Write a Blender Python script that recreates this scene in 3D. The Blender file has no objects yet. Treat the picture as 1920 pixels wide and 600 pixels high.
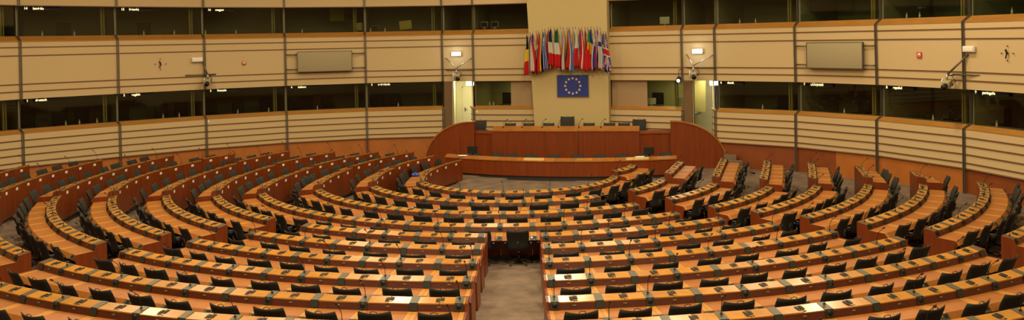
import bpy, bmesh, math, random
from math import sin, cos, pi, radians as R, sqrt, atan2, hypot
from mathutils import Vector, Matrix
random.seed(7)
SC = bpy.context.scene
COL = SC.collection
# ------------------------------------------------------------------ materials
def mat(name, col, rough=.5, metal=0., noise=0., nscale=20., emit=None, es=1., coat=0., stretch=None, island=0., bump=0., spec=.5):
    m = bpy.data.materials.new(name); m.use_nodes = True
    nt = m.node_tree; b = nt.nodes['Principled BSDF']
    b.inputs['Base Color'].default_value = (*col, 1); b.inputs['Roughness'].default_value = rough
    b.inputs['Metallic'].default_value = metal; b.inputs['Specular IOR Level'].default_value = spec
    if coat: b.inputs['Coat Weight'].default_value = coat; b.inputs['Coat Roughness'].default_value = .15
    if emit: b.inputs['Emission Color'].default_value = (*emit, 1); b.inputs['Emission Strength'].default_value = es
    out = None
    if noise:
        tc = nt.nodes.new('ShaderNodeTexCoord'); mp = nt.nodes.new('ShaderNodeMapping')
        mp.inputs['Scale'].default_value = stretch or (1, 1, 1)
        n = nt.nodes.new('ShaderNodeTexNoise'); n.inputs['Scale'].default_value = nscale; n.inputs['Detail'].default_value = 4
        nt.links.new(tc.outputs['Object'], mp.inputs[0]); nt.links.new(mp.outputs[0], n.inputs['Vector'])
        r = nt.nodes.new('ShaderNodeValToRGB')
        r.color_ramp.elements[0].position = .3; r.color_ramp.elements[1].position = .7
        r.color_ramp.elements[0].color = (*[c*(1-noise) for c in col], 1)
        r.color_ramp.elements[1].color = (*[min(1, c*(1+noise)) for c in col], 1)
        nt.links.new(n.outputs['Fac'], r.inputs[0]); out = r.outputs[0]
        if bump:
            bp = nt.nodes.new('ShaderNodeBump'); bp.inputs['Strength'].default_value = bump; bp.inputs['Distance'].default_value = .01
            nt.links.new(n.outputs['Fac'], bp.inputs['Height']); nt.links.new(bp.outputs[0], b.inputs['Normal'])
    if island:
        g = nt.nodes.new('ShaderNodeNewGeometry'); h = nt.nodes.new('ShaderNodeHueSaturation')
        mr = nt.nodes.new('ShaderNodeMapRange'); mr.inputs['To Min'].default_value = 1-island; mr.inputs['To Max'].default_value = 1+island
        nt.links.new(g.outputs['Random Per Island'], mr.inputs['Value']); nt.links.new(mr.outputs[0], h.inputs['Value'])
        if out: nt.links.new(out, h.inputs['Color'])
        else: h.inputs['Color'].default_value = (*col, 1)
        out = h.outputs[0]
    if out: nt.links.new(out, b.inputs['Base Color'])
    return m
M = {}
M['lid'] = mat('ledge veneer', (.41, .188, .03), .22, noise=.12, nscale=6, stretch=(1, 1, 6), island=.10, spec=.5)
M['top'] = mat('worktop veneer', (.32, .11, .016), .42, noise=.1, nscale=5, island=.07)
M['topl'] = mat('pale worktop strip', (.45, .20, .03), .38, noise=.1, nscale=5)
M['riser'] = mat('red veneer riser', (.085, .016, .0035), .45, noise=.15, nscale=8)
M['panel'] = mat('desk front veneer', (.17, .033, .005), .38, noise=.16, nscale=3.5, stretch=(3, 3, .35), island=.06)
M['podium'] = mat('podium veneer', (.19, .036, .005), .36, noise=.15, nscale=3, stretch=(4, 4, .3), island=.05)
M['podtop'] = mat('podium ledge veneer', (.36, .135, .024), .32, noise=.12, nscale=4, island=.12)
M['pale'] = mat('pale laid sheet', (.62, .42, .16), .4)
M['kick'] = mat('dark plinth', (.03, .028, .025), .6)
M['grey'] = mat('grey console metal', (.085, .08, .055), .38, metal=.0, spec=.3)
M['black'] = mat('black plastic', (.011, .011, .01), .55, spec=.3)
M['dgrey'] = mat('dark grey metal', (.03, .029, .022), .5, spec=.35)
M['tag'] = mat('small grey tag', (.2, .14, .08), .6)
M['chair'] = mat('black chair mesh fabric', (.012, .012, .008), .75, noise=.3, nscale=60)
M['chairp'] = mat('black chair plastic', (.014, .014, .012), .4)
M['metal'] = mat('brushed metal', (.5, .5, .48), .3, metal=.9)
M['carpet'] = mat('mauve grey carpet', (.17, .125, .092), .95, noise=.22, nscale=2.2, bump=.0, spec=.1)
M['fabric'] = mat('beige fabric wall panel', (.56, .43, .235), .85, noise=.05, nscale=70, spec=.2)
M['rail'] = mat('brown rail', (.16, .075, .035), .45)
M['post'] = mat('dark bronze post', (.15, .13, .10), .4, metal=.6)
M['wledge'] = mat('orange beech ledge', (.36, .165, .028), .42, noise=.1, nscale=2, stretch=(1, 1, 4))
M['base_o'] = mat('orange base panelling', (.40, .13, .02), .5, noise=.1, nscale=2)
M['base_r'] = mat('red base panelling', (.215, .052, .009), .5, noise=.12, nscale=2)
M['tower'] = mat('ochre plaster', (.50, .40, .19), .8, noise=.06, nscale=50, spec=.2)
M['closed'] = mat('beige blind panel', (.36, .25, .14), .85, spec=.2)
M['booth'] = mat('dark green booth lining', (.30, .30, .20), .9, spec=.1)
M['boothcar'] = mat('dark booth carpet', (.1, .1, .07), .95, spec=.05)
M['olive'] = mat('olive lit booth wall', (.34, .29, .11), .9, spec=.1)
M['frame_y'] = mat('yellow green window jamb', (.36, .31, .11), .7)
M['cream'] = mat('cream corridor wall', (.78, .72, .45), .8, spec=.2)
M['creamd'] = mat('cream door leaf', (.80, .74, .48), .5)
M['ceil'] = mat('ceiling plaster', (.6, .55, .42), .9, spec=.1)
M['white'] = mat('white plastic', (.8, .78, .7), .5)
M['gscreen'] = mat('grey speaker cloth', (.34, .29, .17), .8, noise=.06, nscale=80)
M['lampon'] = mat('lit emergency lamp', (.9, .95, 1), .5, emit=(.85, .95, 1), es=14.)
M['spoton'] = mat('lit ceiling lamp lens', (1, .9, .7), .5, emit=(1, .82, .55), es=3.)
M['sign'] = mat('lit sign lettering', (.9, .85, .6), .5, emit=(1, .88, .5), es=1.1)
M['board'] = mat('olive yellow board', (.50, .43, .10), .7)
M['jamb'] = mat('brown door jamb', (.16, .095, .04), .6)
M['red'] = mat('red paint', (.6, .05, .03), .5)
M['paper'] = mat('white paper', (.85, .84, .78), .7)
M['blue'] = mat('blue plastic', (.03, .09, .5), .5)
def glassmat():
    m = bpy.data.materials.new('tinted window glass'); m.use_nodes = True; nt = m.node_tree; nt.nodes.clear()
    o = nt.nodes.new('ShaderNodeOutputMaterial'); mx = nt.nodes.new('ShaderNodeMixShader')
    t = nt.nodes.new('ShaderNodeBsdfTransparent'); t.inputs[0].default_value = (.72, .74, .65, 1)
    g = nt.nodes.new('ShaderNodeBsdfGlossy'); g.inputs['Roughness'].default_value = .03
    f = nt.nodes.new('ShaderNodeLayerWeight'); pw = nt.nodes.new('ShaderNodeMath'); pw.operation = 'POWER'; pw.inputs[1].default_value = 4.
    ma = nt.nodes.new('ShaderNodeMath'); ma.operation = 'MULTIPLY_ADD'; ma.inputs[1].default_value = .6; ma.inputs[2].default_value = .035
    nt.links.new(f.outputs['Facing'], pw.inputs[0]); nt.links.new(pw.outputs[0], ma.inputs[0]); nt.links.new(ma.outputs[0], mx.inputs[0]); nt.links.new(t.outputs[0], mx.inputs[1]); nt.links.new(g.outputs[0], mx.inputs[2])
    nt.links.new(mx.outputs[0], o.inputs[0]); return m
M['glass'] = glassmat()
FC = {}
def fm(c):
    P = {'k': (.01, .01, .01), 'y': (.85, .6, .03), 'r': (.62, .02, .02), 'w': (.72, .68, .6), 'b': (.03, .06, .36), 'g': (.03, .28, .06), 'm': (.22, .02, .04), 'l': (.08, .22, .55), 'o': (.8, .35, .03), 'G': (.02, .14, .05), 'B': (.015, .03, .16)}
    if c not in FC: FC[c] = mat('flag cloth ' + c, tuple(.8*q for q in P[c]), .8, spec=.2)
    return FC[c]
# ------------------------------------------------------------------ mesh helpers
class MB:
    def __init__(s): s.v = []; s.f = []; s.m = []; s.sm = []; s.mats = []
    def mi(s, m):
        if m not in s.mats: s.mats.append(m)
        return s.mats.index(m)
    def add(s, vs, fs, m, smooth=False):
        o = len(s.v); s.v += [tuple(v) for v in vs]; k = s.mi(m)
        for f in fs: s.f.append([o+i for i in f]); s.m.append(k); s.sm.append(smooth)
    def hexa(s, p, m):   # p: 4 bottom + 4 top, ccw
        s.add(p, [(3, 2, 1, 0), (4, 5, 6, 7), (0, 1, 5, 4), (1, 2, 6, 5), (2, 3, 7, 6), (3, 0, 4, 7)], m)
    def box(s, x0, y0, z0, x1, y1, z1, m, T=None):
        p = [Vector(q) for q in ((x0, y0, z0), (x1, y0, z0), (x1, y1, z0), (x0, y1, z0), (x0, y0, z1), (x1, y0, z1), (x1, y1, z1), (x0, y1, z1))]
        if T: p = [T @ q for q in p]
        s.hexa(p, m)
    def bev(s, x0, y0, z0, x1, y1, z1, b, m, T=None, seg=2):
        bm = bmesh.new(); bmesh.ops.create_cube(bm, size=1)
        for v in bm.verts: v.co = Vector(((v.co.x+.5)*(x1-x0)+x0, (v.co.y+.5)*(y1-y0)+y0, (v.co.z+.5)*(z1-z0)+z0))
        bmesh.ops.bevel(bm, geom=bm.edges[:], offset=b, segments=seg, affect='EDGES', profile=.5)
        bm.verts.index_update()
        s.add([(T @ v.co if T else v.co.copy()) for v in bm.verts], [[v.index for v in f.verts] for f in bm.faces], m, True); bm.free()
    def tube(s, pts, r, m, n=8, r1=None, caps=True):
        pts = [Vector(p) for p in pts]; L = len(pts); vs = []; fs = []
        up = Vector((0, 0, 1)); prev = None
        for i, p in enumerate(pts):
            d = (pts[min(i+1, L-1)] - pts[max(i-1, 0)]).normalized()
            a = d.orthogonal() if prev is None else (prev - d*prev.dot(d))
            if a.length < 1e-6: a = d.orthogonal()
            a.normalize(); prev = a; b = d.cross(a); rr = r if r1 is None else r + (r1-r)*i/max(1, L-1)
            for k in range(n): vs.append(p + a*cos(2*pi*k/n)*rr + b*sin(2*pi*k/n)*rr)
        for i in range(L-1):
            for k in range(n): fs.append((i*n+k, i*n+(k+1) % n, (i+1)*n+(k+1) % n, (i+1)*n+k))
        if caps: fs.append(tuple(range(n))[::-1]); fs.append(tuple((L-1)*n+k for k in range(n)))
        s.add(vs, fs, m, True)
    def ball(s, c, r, m, sx=1, sy=1, sz=1, n=8):
        vs = [Vector((0, 0, 1))]; 
        for i in range(1, n//2):
            for k in range(n): a = pi*i/(n//2); vs.append(Vector((sin(a)*cos(2*pi*k/n), sin(a)*sin(2*pi*k/n), cos(a))))
        vs.append(Vector((0, 0, -1))); fs = []; h = n//2-1; last = len(vs)-1
        for k in range(n): fs.append((0, 1+k, 1+(k+1) % n)); fs.append((last, 1+(h-1)*n+(k+1) % n, 1+(h-1)*n+k))
        for i in range(h-1):
            for k in range(n): fs.append((1+i*n+k, 1+(i+1)*n+k, 1+(i+1)*n+(k+1) % n, 1+i*n+(k+1) % n))
        c = Vector(c); s.add([Vector((v.x*r*sx, v.y*r*sy, v.z*r*sz))+c for v in vs], fs, m, True)
    def mesh(s, name):
        me = bpy.data.meshes.new(name); me.from_pydata(s.v, [], s.f)
        for m in s.mats: me.materials.append(m)
        me.polygons.foreach_set('material_index', s.m); me.polygons.foreach_set('use_smooth', s.sm)
        me.update(); return me
    def obj(s, name, parent=None, off=None):
        if off is not None:
            o = Vector(off); s.v = [tuple(Vector(v)-o) for v in s.v]
        return link(name, s.mesh(name), parent)
def link(name, me, parent=None, loc=None, rz=None, Mx=None):
    o = bpy.data.objects.new(name, me); COL.objects.link(o)
    if parent: o.parent = parent
    if Mx is not None: o.matrix_local = Mx
    if loc is not None: o.location = loc
    if rz is not None: o.rotation_euler.z = rz
    return o
def thing(name, label, cat, loc=(0, 0, 0), rz=0, group=None):
    o = bpy.data.objects.new(name, None); COL.objects.link(o); o.location = loc; o.rotation_euler.z = rz
    o.empty_display_size = .2
    return tag(o, label, cat, group)
def tag(o, label, cat, group=None):
    o['label'] = label; o['category'] = cat
    if group: o['group'] = group
    return o
def struct(o): o['kind'] = 'structure'; return o
NUM = ['zeroth', 'first', 'second', 'third', 'fourth', 'fifth', 'sixth', 'seventh', 'eighth', 'ninth', 'tenth', 'eleventh', 'twelfth', 'thirteenth', 'fourteenth', 'fifteenth', 'sixteenth', 'seventeenth', 'eighteenth', 'nineteenth', 'twentieth']
# ------------------------------------------------------------------ camera
CAMZ = 4.3038 + .83
F = 1594.95; PITCH = .01686; ROLL = -.01929; CY = 100.93
cam = bpy.data.objects.new('camera', bpy.data.cameras.new('camera')); COL.objects.link(cam); SC.camera = cam
cam.data.sensor_width = 36; cam.data.sensor_fit = 'HORIZONTAL'; cam.data.lens = 36*F/1920
cam.data.shift_y = -(300-CY)/1920; cam.data.clip_end = 200
cam.matrix_world = Matrix.Translation((0, 0, CAMZ)) @ Matrix.Rotation(pi/2-PITCH, 4, 'X') @ Matrix.Rotation(ROLL, 4, 'Z')
def proj(x, y, z):
    zz = z-CAMZ; fw = y*cos(PITCH)-zz*sin(PITCH); up = y*sin(PITCH)+zz*cos(PITCH)
    if fw < .1: return (-9999, -9999)
    u = F*x/fw; v = -F*up/fw
    return 960+cos(ROLL)*u-sin(ROLL)*v, CY+sin(ROLL)*u+cos(ROLL)*v
def back(u, v, z):   # where a sight line meets a given height
    u -= 960; v -= CY; u, v = cos(ROLL)*u+sin(ROLL)*v, -sin(ROLL)*u+cos(ROLL)*v
    dx = u/F; dn = v/F; dy = cos(PITCH)-dn*sin(PITCH); dz = -sin(PITCH)-dn*cos(PITCH); t = (z-CAMZ)/dz
    return dx*t, dy*t
# ------------------------------------------------------------------ plan of the rows
CX, CYP = .0738, 27.2051
RK = [None, 3.05, 4.60, 6.21, 7.80, 9.02, 10.30, 11.64, 13.02, 14.45, 15.86, 17.27]
ZK = [None, 0, .03, .06, .10, .15, .21, .28, .35, .43, .52, .61]
H = .83
def pol(k_or_r, deg):
    r = RK[k_or_r] if isinstance(k_or_r, int) else k_or_r
    return CX + r*sin(R(deg)), CYP - r*cos(R(deg))
def zr(r):   # smooth rake
    if r <= RK[1]: return 0.
    for k in range(1, 11):
        if r < RK[k+1]: return ZK[k]+(ZK[k+1]-ZK[k])*(r-RK[k])/(RK[k+1]-RK[k])
    return ZK[11]
# ------------------------------------------------------------------ desk blocks
DIV = {}
def divider_mesh(kind):
    if kind in DIV: return DIV[kind]
    b = MB(); w = .062; g = M['grey']
    # local: x along row, y toward the chairs (t), z up from ledge top
    pr = [(.004, .008), (.207, -.029), (.245, -.138), (.238, -.14), (.2, -.036), (.004, 0)]
    n = len(pr); vs = [(-w, p[0], p[1]) for p in pr]+[(w, p[0], p[1]) for p in pr]
    fs = [(i, (i+1) % n, n+(i+1) % n, n+i) for i in range(n)]+[tuple(range(n))[::-1], tuple(range(n, 2*n))]
    b.add(vs, fs, g)
    b.add([(-w-.001, .2085, -.028), (w+.001, .2085, -.028), (w+.001, .247, -.139), (-w-.001, .247, -.139), (-w-.001, .2, -.036), (w+.001, .2, -.036), (w+.001, .24, -.141), (-w-.001, .24, -.141)], [(3, 2, 1, 0), (4, 5, 6, 7), (0, 1, 5, 4), (1, 2, 6, 5), (2, 3, 7, 6), (3, 0, 4, 7)], M['dgrey'])  # darker plate over the divider's sloping face
    if kind == 'speaker':
        T = Matrix.Translation((0, .226, -.075)) @ Matrix.Rotation(R(-72), 4, 'X')
        b.tube([T @ Vector((0, 0, 0)), T @ Vector((0, 0, .012))], .04, M['black'], 12)
    DIV[kind] = b.mesh('console_divider'); return DIV[kind]
def mic_mesh():
    b = MB(); b.tube([(0, .1, .004), (0, .1, .02)], .02, M['black'], 8)
    P = [(0, .1, .01), (0, .11, .12), (.01, .16, .22), (.015, .25, .3)]
    b.tube(P, .0055, M['black'], 5); b.tube([P[-1], (.017, .285, .325)], .014, M['black'], 6); return b.mesh('microphone')
def unit_mesh():
    b = MB(); U = Matrix.Rotation(R(-10.2), 4, 'X')
    for i, x in enumerate((-.034, .034)):
        b.box(x-.027, .03+.02*i, .001, x+.027, .13+.02*i, .009, M['black'], U)
        b.box(x-.018, .045+.02*i, .009, x+.018, .09+.02*i, .013, M['kick'], U)
    b.box(-.06, .165, .0, .06, .18, .004, M['dgrey'], U); b.box(-.055, .035, .009, -.045, .045, .014, M['metal'], U); return b.mesh('control_unit')
def box_mesh():
    b = MB(); T = Matrix.Translation((0, .64, -.2)) @ Matrix.Rotation(R(-48), 4, 'X')
    b.box(-.075, -.05, -.004, .075, .05, .008, M['grey'], T); b.box(-.05, -.035, .008, -.01, .02, .014, M['black'], T); b.box(.0, -.035, .008, .02, .02, .014, M['black'], T); b.box(.035, -.02, .008, .06, .0, .014, M['metal'], T)
    return b.mesh('connection_box')
def plate_mesh():
    b = MB(); T = Matrix.Translation((0, .221, -.085)) @ Matrix.Rotation(R(-72), 4, 'X')
    b.box(-.028, -.01, -.002, .028, .01, .003, M['tag'], T); return b.mesh('name_plate')
SEG = {'0': 'abcdef', '1': 'bc', '2': 'abged', '3': 'abgcd', '4': 'fgbc', '5': 'afgcd', '6': 'afgcde', '7': 'abc', '8': 'abcdefg', '9': 'abcdfg'}
def digits(b, text, m, h, y, T=None):
    w = h*.5; s = h*.14; x = -(len(text)*w*1.4)/2+w*.2
    for ch in text:
        for q in SEG[ch]:
            bx = {'a': (0, h-s, w, h), 'd': (0, 0, w, s), 'g': (0, h/2-s/2, w, h/2+s/2), 'f': (0, h/2, s, h), 'b': (w-s, h/2, w, h), 'e': (0, 0, s, h/2), 'c': (w-s, 0, w, h/2)}[q]
            b.box(x+bx[0], y-.001, bx[1]-h/2, x+bx[2], y+.001, bx[3]-h/2, m, T)
        x += w*1.4
NPL = {}
def number_plate(n):
    if n in NPL: return NPL[n]
    b = MB(); b.box(-.055, -.008, -.16, .055, .0, -.09, M['paper'])
    # read from the front side (looking along +y)
    digits(b, str(n), M['kick'], .05, -.009, Matrix.Translation((0, 0, -.125)))
    NPL[n] = b.mesh('number_plate'); return NPL[n]
MIC, UNIT, CBOX, PLATE = mic_mesh(), unit_mesh(), box_mesh(), plate_mesh()
CHAIRS = []
def frame(curve, u, zl):
    (x, y), n = curve(u)
    # local x = along row so that local y = n (outward): x axis = n rotated -90
    m = Matrix(((n[1], n[0], 0, x), (-n[0], n[1], 0, y), (0, 0, 1, zl), (0, 0, 0, 1)))
    return m
def block(curve, n, zl, zf, label, rowtxt, endtxt, group, numbers=False, micoff=0, order=1, ends=(True, True), chairs=True, skip=()):
    """curve(u) for u in 0..n -> ((x,y), outward normal) ; u grows to the picture's right"""
    (mx, my), _ = curve(n/2)
    root = thing('curved_desk_row', label, 'desk', (mx, my, zf), 0, group)
    off = (mx, my, zf); S = 3
    def pt(u, t, z):
        (x, y), nn = curve(u); return (x+nn[0]*t, y+nn[1]*t, z)
    def strip(b, prof, u0, u1, m, sub=S, closed=True):
        k = len(prof); vs = []; fs = []
        for i in range(sub+1):
            u = u0+(u1-u0)*i/sub
            for (t, z) in prof: vs.append(pt(u, t, z))
        for i in range(sub):
            for j in range(k if closed else k-1):
                a = i*k+j; c = i*k+(j+1) % k; fs.append((a, c, c+k, a+k))
        fs.append(tuple(range(k))[::-1]); fs.append(tuple(sub*k+j for j in range(k)))
        b.add(vs, fs, m)
    g = .006
    lid = MB(); top = MB(); ris = MB(); fr = MB(); kk = MB()
    for i in range(n):
        for h in (0, .5):      # two lids a seat, each lying a touch differently
            e = random.uniform(-.006, .006); e2 = random.uniform(-.0035, .0035)
            u0, u1 = i+h+g, i+h+.5-g
            p0 = [(0, -.0, 1), (.205, -.037, 1), (.205, -.055, 0), (0, -.03, 0)]
            vs = []
            for uu, ee in ((u0, e2), (u1, -e2)):
                for (t, z, up_) in p0: vs.append(pt(uu, t, zl+z+up_*(e*(t-.1)/.2+ee)))
            lid.add(vs, [(3, 2, 1, 0), (4, 5, 6, 7), (0, 1, 5, 4), (1, 2, 6, 5), (2, 3, 7, 6), (3, 0, 4, 7)], M['lid'])
        tp = [(.235, zl-.15), (.59, zl-.162), (.60, zl-.172), (.665, zl-.245), (.655, zl-.258), (.58, zl-.2), (.235, zl-.185)]
        w = .1
        strip(top, tp, i+w, i+1-w, M['top'], 2)
        strip(top, tp, i+.003, i+w-.004, M['topl'], 1); strip(top, tp, i+1-w+.004, i+1-.003, M['topl'], 1)
        strip(fr, [(0, zl-.02), (.025, zl-.02), (.025, zf+.08), (0, zf+.08)], i+.003, i+1-.003, M['panel'], 3)
    strip(ris, [(.197, zl-.045), (.232, zl-.15), (.21, zl-.16), (.17, zl-.05)], 0, n, M['riser'], n*2)
    strip(kk, [(.05, zf+.1), (.07, zf+.1), (.07, zf-.12), (.05, zf-.12)], 0, n, M['kick'], n*2)
    lid.obj('console_ledge', root, off); top.obj('worktop', root, off); ris.obj('console_riser', root, off)
    fr.obj('front_panel', root, off); kk.obj('plinth', root, off)
    for ei, u in ((0, 0), (1, n)):
        b = MB(); th = .035; du = th if ei else -th
        (x, y), nn = curve(u); tx, ty = nn[1]*0, 0
        ax = (nn[1], -nn[0])   # along row, right-hand
        s = 1 if ei else -1
        # right-hand check: curve grows in +ax or -ax
        (x2, y2), _ = curve(min(n, u+.2) if ei == 0 else u-.2)
        dirx = (x2-x)*ax[0]+(y2-y)*ax[1]; s = -1 if dirx > 0 else 1
        pr = [(0, zf-.1), (0, zl+.003), (.209, zl-.032), (.245, zl-.144), (.595, zl-.155), (.672, zl-.245), (.62, zl-.29), (.5, zf+.02), (.5, zf-.1)]
        k = len(pr); vs = []
        for e in (0, th):
            for (t, z) in pr: vs.append((x+nn[0]*t+ax[0]*s*e, y+nn[1]*t+ax[1]*s*e, z))
        fs = [(i, (i+1) % k, k+(i+1) % k, k+i) for i in range(k)]+[tuple(range(k)), tuple(range(k, 2*k))[::-1]]
        b.add(vs, fs, M['panel']); b.obj('end_panel', root, off)
    iT = Matrix.Translation((-mx, -my, -zf))
    for i in range(n+1):
        m = (i+micoff) % 2 == 0; uu = min(max(i, .12), n-.12)
        d = link('console_divider', divider_mesh('speaker' if m else 'plain'), root, Mx=iT @ frame(curve, uu, zl))
        if m: link('microphone', MIC, d)
    for i in range(n):
        fmx = iT @ frame(curve, i+.5, zl)
        link('control_unit', UNIT, root, Mx=fmx); link('name_plate', PLATE, root, Mx=fmx)
        link('connection_box', CBOX, root, Mx=iT @ frame(curve, i+1 if i < n-1 else i+.91, zl))
        if numbers: link('number_plate', number_plate(numbers+i), root, Mx=fmx)
    if chairs:
        for i in range(n):
            if i in skip: continue
            (x, y), nn = curve(i+.5); t = .68+random.uniform(-.04, .06); j = random.uniform(-.04, .04)
            q = (i+1) if order == 1 else n-i
            CHAIRS.append(dict(x=x+nn[0]*t+nn[1]*j, y=y+nn[1]*t-nn[0]*j, z=zf, a=atan2(nn[0], -nn[1])+R(random.uniform(-7, 7)), lab=f'black swivel chair, {NUM[q]} from {endtxt}, {rowtxt}', grp=group))
    return root
def arc(k, a0, a1, n, dr=0):
    def c(u):
        a = R(a0+(a1-a0)*u/n); s, co = sin(a), cos(a)
        return (CX+(RK[k]+dr)*s, CYP-(RK[k]+dr)*co), (s, -co)
    return c
def seats(k, a0, a1): return max(1, round(R(abs(a1-a0))*(RK[k]+.85)/.81))
def bez(P, n, flip=1):
    # smooth curve through 3 plan points, equal steps
    p0, p1, p2 = [Vector(p) for p in P]
    t1 = (p1-p0).length/((p1-p0).length+(p2-p1).length)
    c = (p1-p0*(1-t1)**2-p2*t1**2)/(2*t1*(1-t1))
    def f(u):
        t = min(max(u/n, -.05), 1.05)
        p = p0*(1-t)**2+c*2*t*(1-t)+p2*t*t; d = (p0*(-2*(1-t))+c*2*(1-2*t)+p2*2*t).normalized()
        return (p.x, p.y), (d.y*flip, -d.x*flip)
    L = sum((Vector(f(i*n/20)[0])-Vector(f((i+1)*n/20)[0])).length for i in range(20))
    return f, L
# the long front rows
front_names = {1: 'innermost long row', 2: 'second long row', 3: 'third long row', 4: 'fourth long row'}
# the seat at the head of the aisle sits behind row four
n = seats(1, -68, 78)
block(arc(1, -68, 78, n), n, ZK[1]+H, ZK[1], 'innermost long curved wooden desk row facing the carpet arena', 'innermost long row', 'the left end', 'long curved desk rows', micoff=1)
A4 = {2: (-66, 27.5), 3: (-67, 28.6), 4: (-66.5, 28.7)}
for k in (2, 3, 4):
    a0, a1 = A4[k]; n = seats(k, a0, a1)
    block(arc(k, a0, a1, n), n, ZK[k]+H, ZK[k], f'{NUM[k]} long curved wooden desk row counted from the carpet arena', f'{NUM[k]} long row', 'the left end', 'long curved desk rows', micoff=k % 2)
LE = {5: -32.6, 6: -34.2, 7: -35.4, 8: -36.0, 9: -36.75, 10: -37.2}
RE = {5: 30.5, 6: 32.4, 7: 33.2, 8: 34.0, 9: 34.4, 10: 34.9, 11: 35.2}
for k in range(5, 11):
    a1 = -math.degrees(math.asin((.71+.03*(k-5))/RK[k])); n = seats(k, LE[k], a1)
    block(arc(k, LE[k], a1, n), n, ZK[k]+H, ZK[k], f'curved desk row left of the centre aisle, {NUM[k-4]} counted from the far end', f'{NUM[k-4]} row of left middle bank', 'the aisle', 'desk rows left of the centre aisle', micoff=k % 2, order=-1)
for k in range(5, 12):
    a0 = math.degrees(math.asin((.48-.022*(k-5))/RK[k])); n = seats(k, a0, RE[k])
    block(arc(k, a0, RE[k], n), n, ZK[k]+H, ZK[k], f'curved desk row right of the centre aisle, {NUM[k-4]} counted from the far end', f'{NUM[k-4]} row of right middle bank', 'the aisle', 'desk rows right of the centre aisle', micoff=(k+1) % 2, chairs=(k < 11))
SL = {5: -66.3, 6: -68.5, 7: -69.3, 8: -70.5, 9: -70.5}
for k in range(5, 10):
    n = seats(k, SL[k], -40.3)
    block(arc(k, SL[k], -40.3, n), n, ZK[k]+H, ZK[k], f'left side desk row curving away, {NUM[k-4]} from the middle of the hall', f'{NUM[k-4]} row of left side bank', 'the near end', 'left side desk rows', order=-1, numbers=0)
SRa = {2: (43, 69.2), 3: (39, 64.8), 4: (37.2, 62.5), 5: (37.7, 64.6), 6: (38.1, 66.1), 7: (38.4, 66.0), 8: (38.8, 67.5), 9: (39, 54)}
for k in range(2, 10):
    a0, a1 = SRa[k]; n = seats(k, a0, a1)
    block(arc(k, a0, a1, n), n, ZK[k]+H, ZK[k], f'right side desk row curving away, {NUM[k-1]} from the middle of the hall', f'{NUM[k-1]} row of right side bank', 'the near end', 'right side desk rows')
# raised wings toward the podium; plan points measured on the ground
DZ = .12
WL = {2: [(-4.38, -2.04), (760, 307), (815, 291)], 3: [0, (690, 305), (775, 284)], 4: [0, (600, 309), (709, 284)], 5: [0, (480, 319), (627, 284)], 6: [0, (410, 315), (542, 282)], 7: [0, (300, 318), (439, 287)], 8: [0, (240, 311), (325, 290)], 9: [0, (100, 322), (191, 299)], 10: [0, (-10, 326), (54, 309)]}
PATCH = {2: 740, 3: 661, 4: 587, 5: 516, 6: 445, 7: 377}
STARTL = {1: -68, 2: -66, 3: -67, 4: -66.5, 5: -66.3, 6: -68.5, 7: -69.3, 8: -70.5, 9: -70.5, 10: -71}
def offc(p, du): return p
# row one: level wing
def relx(p): return p
P = [pol(1, -69.5), back(836, 307.5, H), back(866, 299, H)]
f, L = bez(P, 5, -1)
def rev(f, n): return lambda u: f(n-u)
def wing(f, n, *a, **kw):   # curve must expose an outward (chair side) normal
    return block(f, n, *a, **kw)
n = round(L/.8); f, L = bez(P, n); 
def orient(f, n):
    (x, y), nn = f(n/2)
    s = 1 if (nn[0]*(x-CX)+nn[1]*(y-CYP)) > 0 else -1
    return lambda u: (f(u)[0], (f(u)[1][0]*s, f(u)[1][1]*s))
wing(orient(f, n), n, H, 0., 'left wing desk beside the carpet arena, plain red wood front', 'innermost left wing row', 'the near end', 'left wing desk rows', numbers=1)
num = 1
for k in range(2, 11):
    z = ZK[k]+H+DZ; zf = ZK[k]+DZ-.06
    p0 = pol(k, STARTL[k]-.8/RK[k]*3)
    p1 = back(*WL[k][1], z); p2 = back(*WL[k][2], z+(.05 if k in PATCH else 0))
    f, L = bez([p0, p1, p2], 1)
    n = round(L/.8)
    if k in PATCH:   # the wing steps up once more
        best = min(range(1, 200), key=lambda i: abs(proj(*f(i/200)[0], z)[0]-PATCH[k]))/200
        n1 = max(1, round(L*best/.8)); n2 = n-n1
        g1 = (lambda f, b, n1: (lambda u: f(b*u/n1)))(f, best, n1)
        g2 = (lambda f, b, n2: (lambda u: f(b+.012+(1-b-.012)*u/n2)))(f, best, n2)
        wing(orient(g1, n1), n1, z, zf, f'{NUM[k]} left wing desk row from the arena, nearer lower half', f'lower {NUM[k]} left wing row', 'its near end', 'left wing desk rows', numbers=1)
        wing(orient(g2, n2), n2, z+.05, zf+.0, f'{NUM[k]} left wing desk row from the arena, farther higher half', f'higher {NUM[k]} left wing row', 'its near end', 'left wing desk rows', numbers=n1+1)
    else:
        g1 = (lambda f, n: (lambda u: f(u/n)))(f, n)
        wing(orient(g1, n), n, z, zf, f'{NUM[k]} left wing desk row from the arena, unbroken curve', f'{NUM[k]} left wing row', 'its near end', 'left wing desk rows', numbers=1)
WR = {1: [(1170, 314), (1181, 307)], 2: [(1258, 313), (1270, 302)], 3: [(1343, 313), (1352, 296)], 4: [(1429, 318), (1432, 300)], 5: [(1516, 319), (1514, 304)], 6: [(1612, 321), (1602, 310)], 7: [(1713, 326), (1706, 320)]}
WRS = {2: (1246, 324), 3: (1335, 330), 4: (1424, 335), 5: (1516, 333), 6: (1619, 331), 7: (1719, 331)}
RST = {1: 79, 2: 73, 3: 69.3, 4: 66.7, 5: 67.1, 6: 68.1, 7: 68.4}
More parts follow.
